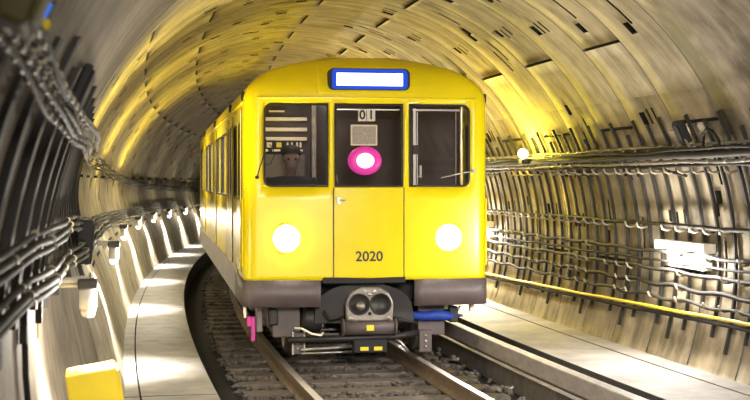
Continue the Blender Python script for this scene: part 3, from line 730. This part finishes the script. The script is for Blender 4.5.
skin_obj('jacket', [(0, .05, .05, (.175, .145)), (0, .06, .28, (.165, .13)), (0, .04, .46, (.18, .13)), (0, .03, .535, .085), (-.18, .04, .48, .078), (-.235, -.02, .24, .062), (-.205, -.21, .17, .05), (.18, .04, .48, .078), (.235, -.02, .24, .062), (.205, -.21, .17, .05)],
         [(0, 1), (1, 2), (2, 3), (2, 4), (4, 5), (5, 6), (2, 7), (7, 8), (8, 9)], M['jacket'], drv)
skin_obj('trousers', [(0, .05, .07, (.165, .13)), (-.09, -.05, .06, .1), (-.12, -.22, .05, .08), (-.12, -.26, -.33, .06), (.09, -.05, .06, .1), (.12, -.22, .05, .08), (.12, -.26, -.33, .06)], [(0, 1), (1, 2), (2, 3), (0, 4), (4, 5), (5, 6)], M['jacket'], drv)
bm = bmesh.new(); lathe(bm, [(.084, -.01), (.086, .02), (.076, .055), (.045, .078), (0, .085)], 24, Matrix.Translation((0, .015, .755)) @ Matrix.Rotation(R(-14), 4, 'X') @ Matrix.Diagonal((1.06, 1.2, 1.05, 1))); link('hair', bm, M['hair'], drv)
for sx in (-1, 1):
    bm = bmesh.new(); bmesh.ops.create_uvsphere(bm, u_segments=12, v_segments=8, radius=.012); bmesh.ops.translate(bm, verts=bm.verts[:], vec=(sx * .032, -.096, .705)); link('eye', bm, M['ink'], drv)
bm = bmesh.new(); tube(bm, [(-.024, -.086, .632), (0, -.094, .630), (.024, -.086, .632)], .006, 6); link('mouth', bm, M['skin'], drv)

# ------------------------------------------------------------------ cable uprights on both walls
def wall_curve(side, z0, z1, inset, n=10, Y=30): return [Vector((wx(side, z0 + (z1 - z0) * i / n, Y if side > 0 else 0, inset), 0, z0 + (z1 - z0) * i / n)) for i in range(n + 1)]
def upright_bm(side, z0, z1, w=.05, depth=.05):
    bm = bmesh.new(); pts = wall_curve(side, z0, z1, 0); n = len(pts)
    rings = []
    for i, p in enumerate(pts):
        nrm = Vector((-p.x, 0, -(p.z - HC))).normalized()
        rings.append([bm.verts.new(p + nrm * a + Vector((0, b, 0))) for a, b in ((.012, -w / 2), (depth + .012, -w / 2), (depth + .012, w / 2), (.012, w / 2))])
    for A, B in zip(rings, rings[1:]):
        for k in range(4): bm.faces.new((A[k], A[(k + 1) % 4], B[(k + 1) % 4], B[k]))
    bm.faces.new(rings[0]); bm.faces.new(rings[-1][::-1]); bmesh.ops.recalc_face_normals(bm, faces=bm.faces[:]); return bm
def hook_bm(side, z):
    bm = bmesh.new(); x = wx(side, z, 0, 0) - side * .05
    tube(bm, [(x, 0, z - .03), (x - side * .07, 0, z - .045), (x - side * .11, 0, z - .03), (x - side * .125, 0, z + .015)], .012, 6); return bm
HOOK_Z = [2.07, 1.50, 1.24, 1.06, .92, .80]
protos = {}
def place_upright(side, Y, kind, label, group, hooks):
    key = (side, kind)
    if key not in protos:
        z0, z1 = {'tall': (.48, 2.58), 'short': (.75, 2.44), 'low': (.36, 2.52), 'left': (1.16, 2.47), 'left2': (1.28, 2.40)}[kind]
        protos[key] = (upright_bm(side, z0, z1, .032, .03), {})
        me = bpy.data.meshes.new('cable_upright'); protos[key][0].normal_update(); protos[key][0].to_mesh(me); me.materials.append(M['upright']); protos[key] = (me, {})
    me = protos[key][0]
    o = bpy.data.objects.new('cable_upright', me); COL.objects.link(o); o.location = (c(Y), Y, 0); o.rotation_euler = (0, 0, math.atan(-hd(Y)) * -1 if False else -math.atan(-hd(Y)) * 1)
    o.rotation_euler = (0, 0, math.atan(hd(Y)))
    o.rotation_euler = (0, 0, -math.atan(hd(Y)))
    tag(o, label, 'cable bracket', group)
    for z in hooks:
        hk = ('h', side, z)
        if hk not in protos:
            b = hook_bm(side, z); hm = bpy.data.meshes.new('cable_hook'); b.to_mesh(hm); b.free(); hm.materials.append(M['hook']); protos[hk] = hm
        h = bpy.data.objects.new('cable_hook', protos[hk]); COL.objects.link(h); h.parent = o
yr = [9.6 + .33 * i for i in range(44)]
for i, Y in enumerate(yr):
    kind = ('tall', 'short', 'tall', 'low')[i % 4]
    place_upright(1, Y + rnd.uniform(-.03, .03), kind, ordinal(i) + ' dark cable upright on the right wall, counted from the camera', 'cable uprights on the right wall',
                  [z for z in HOOK_Z if rnd.random() < .75] if i % 2 == 0 or rnd.random() < .5 else [2.07, 1.5])
def left_upright(Y, i, label, group, hooks):
    z0, z1 = ((1.16, 2.47), (1.28, 2.40))[i % 2]; z1 += .12 * (1 - sstep(5, 9, Y)) - .38 * sstep(12.5, 17, Y); bm = bmesh.new(); rings = []; w = .085 if Y < 8 else .06 if Y < 12 else .04
    for k in range(11):
        z = z0 + (z1 - z0) * k / 10
        rings.append([bm.verts.new(P(wx(-1, z, Y + b, a), Y + b, z)) for a, b in ((.008, -w / 2), (.045, -w / 2), (.045, w / 2), (.008, w / 2))])
    for A, B in zip(rings, rings[1:]):
        for k in range(4): bm.faces.new((A[k], A[(k + 1) % 4], B[(k + 1) % 4], B[k]))
    bm.faces.new(rings[0]); bm.faces.new(rings[-1][::-1]); bmesh.ops.recalc_face_normals(bm, faces=bm.faces[:])
    tag(link('cable_upright', bm, M['upright']), label, 'cable bracket', group)
yl = [2.6 + .47 * i for i in range(21)] + [12.6 + 1.0 * i for i in range(3)]
for i, Y in enumerate(yl):
    left_upright(Y, i, ordinal(i) + ' dark cable upright on the left wall, counted from the camera', 'cable uprights on the left wall', [])

# ------------------------------------------------------------------ cables
def cable(name, side, zs, inset, r, m, label, y0, y1, step=.35, wob=.012, cat='cable', n=8, sag=0.):
    """zs: list of (Y, z)"""
    bm = bmesh.new(); pts = []; ph = rnd.random() * 6
    for Y in frange(y0, y1, step):
        z = zs[-1][1]
        for (a, za), (b, zb) in zip(zs, zs[1:]):
            if a <= Y <= b: z = za + (zb - za) * (Y - a) / (b - a); break
        else:
            if Y < zs[0][0]: z = zs[0][1]
        z += wob * .7 * math.sin(Y * 2.1 + ph) + wob * .4 * math.sin(Y * 4.3 + 2 * ph) - sag * (math.sin(Y * math.pi / 1.04 + ph) ** 2)
        pts.append(P(wx(side, z, Y, inset + wob * .8 * math.cos(Y * 2.6 + ph)), Y, z))
    tube(bm, pts, r, n)
    return tag(link(name, bm, m), label, cat)
L = cable
clamp_me = None
def clamps(o, zs, ins, r, y0, y1, step, side=-1):
    global clamp_me
    if clamp_me is None:
        bm = bmesh.new(); cyl(bm, (0, -.028, 0), (0, .028, 0), 1.0, n=10); clamp_me = bpy.data.meshes.new('cable_clamp'); 
        for v in bm.verts: v.co.x *= 1; 
        bm.to_mesh(clamp_me); bm.free(); clamp_me.materials.append(M['hook'])
    Y = y0 + rnd.random() * step
    while Y < y1:
        z = zs[-1][1]
        for (a, za), (b, zb) in zip(zs, zs[1:]):
            if a <= Y <= b: z = za + (zb - za) * (Y - a) / (b - a)
        k = bpy.data.objects.new('cable_clamp', clamp_me); COL.objects.link(k); k.parent = o
        k.location = P(wx(side, z, Y, ins), Y, z); k.scale = (r * 1.25, .75, r * 1.25); k.rotation_euler = (0, 0, -math.atan(hd(Y)))
        Y += step
# right wall
L('cable_pipe', 1, [(9, 2.20), (30, 2.17)], .14, .034, M['cable_grey'], 'thick grey cable pipe running along the top of the right wall uprights', 8, 30, wob=.004)
clamps(L('cable', 1, [(9, 2.255), (30, 2.235)], .12, .020, M['cable'], 'black cable just above the thick grey pipe on the right wall', 8, 30, .2), [(9, 2.255), (30, 2.235)], 0.12, 0.02, 9.2, 22, .345, 1)
clamps(L('cable', 1, [(9, 2.285), (30, 2.27)], .10, .016, M['cable_white'], 'pale cable, uppermost of the bundle above the right wall pipe', 8, 30, .2), [(9, 2.285), (30, 2.27)], 0.1, 0.016, 9.2, 22, .345, 1)
L('cable', 1, [(9, 2.245), (30, 2.215)], .19, .014, M['cable'], 'thin black cable in front of the thick grey pipe on the right wall', 8, 30, .17)
clamps(L('cable', 1, [(9, 2.135), (30, 2.115)], .13, .018, M['cable_white'], 'pale cable along the underside of the thick grey pipe on the right wall', 8, 30, .2, .008), [(9, 2.135), (30, 2.115)], 0.13, 0.018, 9.2, 22, .345, 1)
L('cable', 1, [(9, 2.10), (30, 2.08)], .10, .018, M['cable'], 'black cable, lowest of the bundle under the right wall pipe', 8, 30, .2, .008)
for z0, z1, m, r, lab, sg_ in ((1.515, 1.50, 'cable', .020, 'black cable above the fluorescent lamp on the right wall', 0), (1.245, 1.23, 'cable_grey', .020, 'grey cable passing level with the fluorescent lamp on the right wall', .02),
                          (1.065, 1.04, 'cable_grey', .020, 'grey cable just below the fluorescent lamp on the right wall', .015), (.925, .89, 'cable', .022, 'dark sagging cable, third above the yellow cable on the right wall', .03),
                          (.80, .74, 'cable_grey', .018, 'grey cable next above the yellow cable on the right wall', .03), (1.15, 1.12, 'cable', .014, 'thin black cable between two grey ones on the right wall', .01)):
    L('cable', 1, [(9, z0), (30, z1)], .13, r, M[m], lab, 8, 30, .17, .006, sag=sg_)
L('cable', 1, [(9, .725), (12, .69), (17.3, .60), (22, .53), (30, .5)], .13, .017, M['yellow_cable'], 'yellow cable strung along the bottom of the right wall uprights', 8, 30, .3, .004)
L('cable', 1, [(9, .675), (12, .64), (17.3, .555), (22, .48), (30, .45)], .11, .022, M['cable'], 'black cable hanging just under the yellow cable on the right wall', 8, 30, .3, .004)
# left wall: upper bundle and the two lower bundles
up = [(3.0, 2.46), (4.7, 2.37), (5.75, 2.27), (7, 2.19), (12, 2.17), (18.7, 2.15), (33, 1.82), (46, 1.65)]
for dz, ins, r, m, lab in ((0.000, 0.125, 0.0119, 'cable_grey', 'grey cable at the middle of the upper bundle on the left wall'), (0.032, 0.120, 0.0110, 'cable', 'black cable on top of the upper bundle on the left wall'),
                             (-0.029, 0.130, 0.0110, 'cable_grey', 'grey cable third from the top of the upper bundle on the left wall'), (0.014, 0.165, 0.0102, 'cable', 'black cable in front of the upper bundle on the left wall'),
                             (-0.058, 0.120, 0.0110, 'cable', 'black cable along the bottom of the upper bundle on the left wall'), (0.061, 0.120, 0.0102, 'cable', 'thin black cable slightly above the upper bundle on the left wall')):
    clamps(L('cable', -1, [(a, b + dz) for a, b in up], ins, r, M[m], lab, 3.1, 46, .2, .008), [(a, b + dz) for a, b in up], ins, r, 3.2, 16, .2)
lo = [(3.0, 1.58), (5.5, 1.63), (6.4, 1.68), (10, 1.66), (15, 1.50), (26.5, 1.36), (42, 1.32)]
for dz, ins, r, m, lab in ((0, .13, .017, 'cable', 'thick black cable in the middle bundle on the left wall'), (.045, .12, .014, 'cable_grey', 'grey cable on top of the middle bundle on the left wall'), (-.045, .13, .015, 'cable', 'black cable along the bottom of the middle bundle on the left wall')):
    clamps(L('cable', -1, [(a, b + dz) for a, b in lo], ins, r, M[m], lab, 3.1, 42, .2, .006), [(a, b + dz) for a, b in lo], ins, r, 3.2, 12, 1.3)
lo = [(3.0, 1.36), (5.65, 1.42), (6.5, 1.47), (10.35, 1.40), (16.3, 1.36), (31, 1.25), (42, 1.22)]
for dz, ins, r, m, lab in ((0, .14, .020, 'cable', 'thick black cable in the lowest bundle on the left wall'), (.05, .12, .016, 'cable', 'black cable on top of the lowest bundle on the left wall'), (-.05, .13, .015, 'cable_grey', 'grey cable along the bottom of the lowest bundle on the left wall')):
    clamps(L('cable', -1, [(a, b + dz) for a, b in lo], ins, r, M[m], lab, 3.1, 42, .2, .006), [(a, b + dz) for a, b in lo], ins, r, 3.2, 12, 1.3)

# ------------------------------------------------------------------ lamps
def left_lamp(Y, z, label, body=False):
    d = wx(-1, z, Y, 0); rt = empty('wall_lamp', P(d, Y, z), -math.atan(hd(Y)), label, 'lamp', 'bracket lamps along the left wall')
    bm = bmesh.new(); tube(bm, [(.0, 0, .075), (.30, 0, .075)], .018, 8); tube(bm, [(.0, 0, .02), (.05, 0, .02), (.09, 0, .045), (.28, 0, .045)], .012, 8); link('arm', bm, M['conduit'], rt)
    bm = bmesh.new(); box(bm, .23, .35, -.06, .06, .02, .085, .012); link('lamp_cap', bm, M['dark'], rt)
    bm = bmesh.new(); lathe(bm, [(0, -.10), (.046, -.10), (.05, -.09), (.05, .02), (0, .02)], 20, Matrix.Translation((.29, 0, 0))); link('lamp_can', bm, M['white_paint'], rt)
    bm = bmesh.new(); lathe(bm, [(0, -.15), (.03, -.143), (.042, -.12), (.042, -.10), (0, -.10)], 20, Matrix.Translation((.29, 0, 0))); link('lamp_bulb', bm, M['white_paint'] if body else M['lamp_glow'], rt)
    light('lamp_light', 'SPOT', (.24, 0, -.16), P_LEFT, C_WHITE, .04, rt, (0, R(8), 0), spot=R(114), blend=.75)
    if Y > 10: light('wall_glow', 'POINT', (.42, 0, .02), P_LEFT * .05, (1, .9, .6), .05, rt)
    if 10 < Y < 28: light('bounce_uplight', 'SPOT', (.42, 0, .10), P_LEFT * .95, C_BOUNCE, .12, rt, (0, R(198), 0), spot=R(134), blend=1.0)  # added yellow uplight in place of light bounced off the train
    light('fill_glow', 'POINT', (.40, 0, -.05), P_LEFT * (.015 if Y > 10 else .32), C_STATION, .05, rt)  # added fill, mainly to brighten the ribs of the near wall
    return rt
for i, Y in enumerate((8.7, 14.3, 20.6, 26.0, 30.8, 35.4, 40.0, 44.5)):
    left_lamp(Y, 1.33 - .005 * Y, ordinal(i) + ' white bracket lamp along the left wall, counted from the camera', i == 0)
def right_lamp(Y, z, label, k=1.0):
    d = wx(1, z, Y, .14); rt = empty('fluorescent_lamp', P(d, Y, z), -math.atan(hd(Y)), label, 'lamp', 'tube lamps on the right wall')
    bm = bmesh.new(); box(bm, -.005, .06, -.50, .50, .0, .09, .012); link('housing', bm, M['white_paint'], rt)
    bm = bmesh.new(); cyl(bm, (-.03, -.55, .045), (-.03, .55, .045), .034, n=16); link('tube', bm, M['tube_glow'], rt)
    for y in (-.56, .56):
        bm = bmesh.new(); box(bm, -.075, .05, y - .02, y + .02, .0, .09, .008); link('end_cap', bm, M['white_paint'], rt)
    bm = bmesh.new(); box(bm, .0, .09, -.42, .40, -.17, -.02, .01); link('ballast_box', bm, M['white'], rt)
    light('tube_light', 'AREA', (-.08, 0, .02), P_RIGHT * .3 * k, C_WHITE, .12, rt, (0, R(78), 0), size_y=1.0)
    for y in (-.4, .4): light('tube_light', 'POINT', (-.12, y, -.04), P_RIGHT * .48 * k, C_WHITE, .06, rt)
    return rt
right_lamp(12.75, 1.27, 'white fluorescent tube lamp on the right wall, in front of the train')
right_lamp(20.7, 1.25, 'white fluorescent tube lamp on the right wall, beside the train', 1.4)
right_lamp(28.0, 1.25, 'white fluorescent tube lamp on the right wall, hidden behind the train')
def bulk_lamp(side, Y, z, label, power=P_GLOBE, inset=.22):
    d = wx(side, z, Y, inset); rt = empty('bulkhead_lamp', P(d, Y, z), -math.atan(hd(Y)), label, 'lamp', 'yellow bulkhead lamps')
    s = side
    bm = bmesh.new(); tube(bm, [(s * .2, 0, -.02), (0, 0, -.02)], .02, 8); box(bm, -.04, .06, -.07, .07, -.08, -.02, .01); link('bracket', bm, M['dark'], rt)
    bm = bmesh.new(); bmesh.ops.create_uvsphere(bm, u_segments=20, v_segments=12, radius=.065); bmesh.ops.translate(bm, verts=bm.verts[:], vec=(0, 0, .05)); 
    for f in bm.faces: f.smooth = True
    link('globe', bm, M['globe_glow'], rt)
    light('globe_light', 'POINT', (-s * .12, 0, .12), power, C_YELLOW, .07, rt)
bulk_lamp(1, 17.25, 2.25, 'glowing globe lamp above the cable pipe on the right wall', 140)
bulk_lamp(1, 22.3, 2.45, 'added unseen globe lamp on the right wall behind the near end of the train', 220)  # this and the next: added yellow fill, stands in for bounce off the train
bulk_lamp(1, 27.5, 2.5, 'added unseen globe lamp on the right wall behind the far end of the train', 220)

# unseen tubes above the frame, added to light the train front and near walls
for i, (x, y, z, pw) in enumerate(((1.9, 4.6, 3.95, .50), (.6, .2, 4.1, 1.0), (1.9, -3.0, 4.1, 1.0))):
    rt = empty('unseen_ceiling_lamp', (x, y, z), 0, ('unseen ceiling tube lamp just inside the tunnel mouth', 'unseen ceiling tube lamp above the platform end', 'unseen ceiling tube lamp over the platform behind the camera')[i], 'lamp', 'unseen ceiling lamps')
    bm = bmesh.new(); box(bm, -.7, .7, -.1, .1, .03, .12, .02); link('housing', bm, M['white_paint'], rt)
    bm = bmesh.new(); cyl(bm, (-.65, 0, 0), (.65, 0, 0), .03, n=12); link('tube', bm, M['tube_glow'], rt)
    light('tube_light', 'AREA', (0, 0, -.05), P_STATION * pw, C_STATION, 1.3, rt, (R(52 if i == 0 else 72), 0, 0), size_y=.3, spread=R(150 if i == 0 else 46))

# ------------------------------------------------------------------ boxes and fittings on the walls
def wall_box(name, side, Y, z, ly, lz, dp, m, label, cat, inset=.0, tilt=True):
    d = wx(side, z, Y, inset); rt = empty(name, P(d, Y, z), -math.atan(hd(Y)), label, cat)
    ang = math.atan2(z - HC, abs(d)) * (1 if side < 0 else -1)
    mt = Matrix.Rotation(ang, 4, 'Y')
    s = side
    bm = bmesh.new(); box(bm, min(-s * .02, -s * dp), max(-s * .02, -s * dp), -ly / 2, ly / 2, -lz / 2, lz / 2, .012, mtx=mt); link('case', bm, m, rt)
    bm = bmesh.new(); box(bm, min(-s * dp, -s * (dp + .015)), max(-s * dp, -s * (dp + .015)), -ly / 2 + .02, ly / 2 - .02, -lz / 2 + .02, lz / 2 - .02, .006, mtx=mt); link('lid', bm, m, rt)
    return rt
wall_box('junction_box', 1, 12.25, 2.43, .15, .22, .09, M['black'], 'black junction box above the cable pipe on the right wall', 'box', .07)
wall_box('junction_box', 1, 22.3, 2.45, .36, .34, .14, M['dark'], 'small dark box beside the train on the right wall bundle', 'box', .07)
wall_box('switch_board', -1, 7.3, 2.40, .6, .26, .06, M['black'], 'black board mounted above the upper cable bundle on the left wall', 'board', .0)
wall_box('cable_cabinet', -1, 12.0, 1.45, .30, .36, .14, M['black'], 'black upright cabinet box where the left cable bundles meet the yellow lit wall', 'box', .04)
wall_box('olive_housing', -1, 3.75, 2.40, .26, .15, .10, M['olive'], 'blurred olive box in the upper left corner, close to the camera', 'box', .16)
sgn = wall_box('blue_sign', -1, 5.3, 2.55, .05, .11, .04, M['blue_sign'], 'small glowing blue sign at the top left above the cables', 'sign', .0)
for Y, z, m, lab in ((5.3, 2.49, 'yellow_cable', 'yellow insulator knob right under the blue sign'), (5.25, 2.45, 'cream', 'cream insulator knob below the yellow one by the blue sign')):
    p = P(wx(-1, z, Y, .06), Y, z); bm = bmesh.new(); lathe(bm, [(0, -.02), (.015, -.018), (.02, 0), (.015, .018), (0, .02)], 16, Matrix.Translation(p)); cyl(bm, p, P(wx(-1, z, Y, .0), Y, z), .008, n=8)
    tag(link('insulator_knob', bm, M[m]), lab, 'insulator')
yb = wall_box('yellow_box', -1, 8.3, .70, .34, .34, .30, M['yellow_box'], 'yellow box standing against the left wall at the bottom of the picture', 'box', .14)
bm = bmesh.new(); Yc = 7.3
tube(bm, [P(wx(-1, z, Yc, .03), Yc, z) for z in (1.2, 1.0, .8, .6, .4, .2)], .016, 8); cd = link('conduit', bm, M['cable']); tag(cd, 'black conduit running down the left wall beside the yellow box', 'conduit')
bm = bmesh.new(); box(bm, -.05, .05, -.05, .05, -.04, .04, .01); bm.transform(Matrix.Translation(P(wx(-1, .82, Yc, .05), Yc, .82))); link('conduit_clip', bm, M['steel'], cd)
# loose cable loop and dark rods on the right wall
bm = bmesh.new(); Yl = 12.75
tube(bm, [P(wx(1, z, Y, .12), Y, z) for Y, z in ((11.95, 2.18), (11.9, 2.30), (11.82, 2.38), (11.72, 2.42), (11.64, 2.40), (11.58, 2.32), (11.6, 2.2))], .013, 8); tag(link('cable_loop', bm, M['cable']), 'black cable looped above the pipe beside the black junction box', 'cable')
bm = bmesh.new(); tube(bm, [P(wx(1, z, Y, .15), Y, z) for Y, z in ((12.45, 2.42), (12.3, 2.42), (12.2, 2.36), (12.12, 2.22))], .011, 8); tag(link('lead_cable', bm, M['cable_white']), 'short pale lead from the black junction box down to the pipe', 'cable')
for (a, za, b, zb, lab) in ((13.3, 2.08, 12.6, 2.00, 'dark rod slanting under the pipe below the black junction box'), (16.2, 2.08, 15.2, 2.0, 'dark rod slanting under the pipe near the middle of the right wall')):
    bm = bmesh.new(); tube(bm, [P(wx(1, za, a, .08), a, za), P(wx(1, zb, b, .08), b, zb)], .016, 6); tag(link('steel_rod', bm, M['upright']), lab, 'rod')
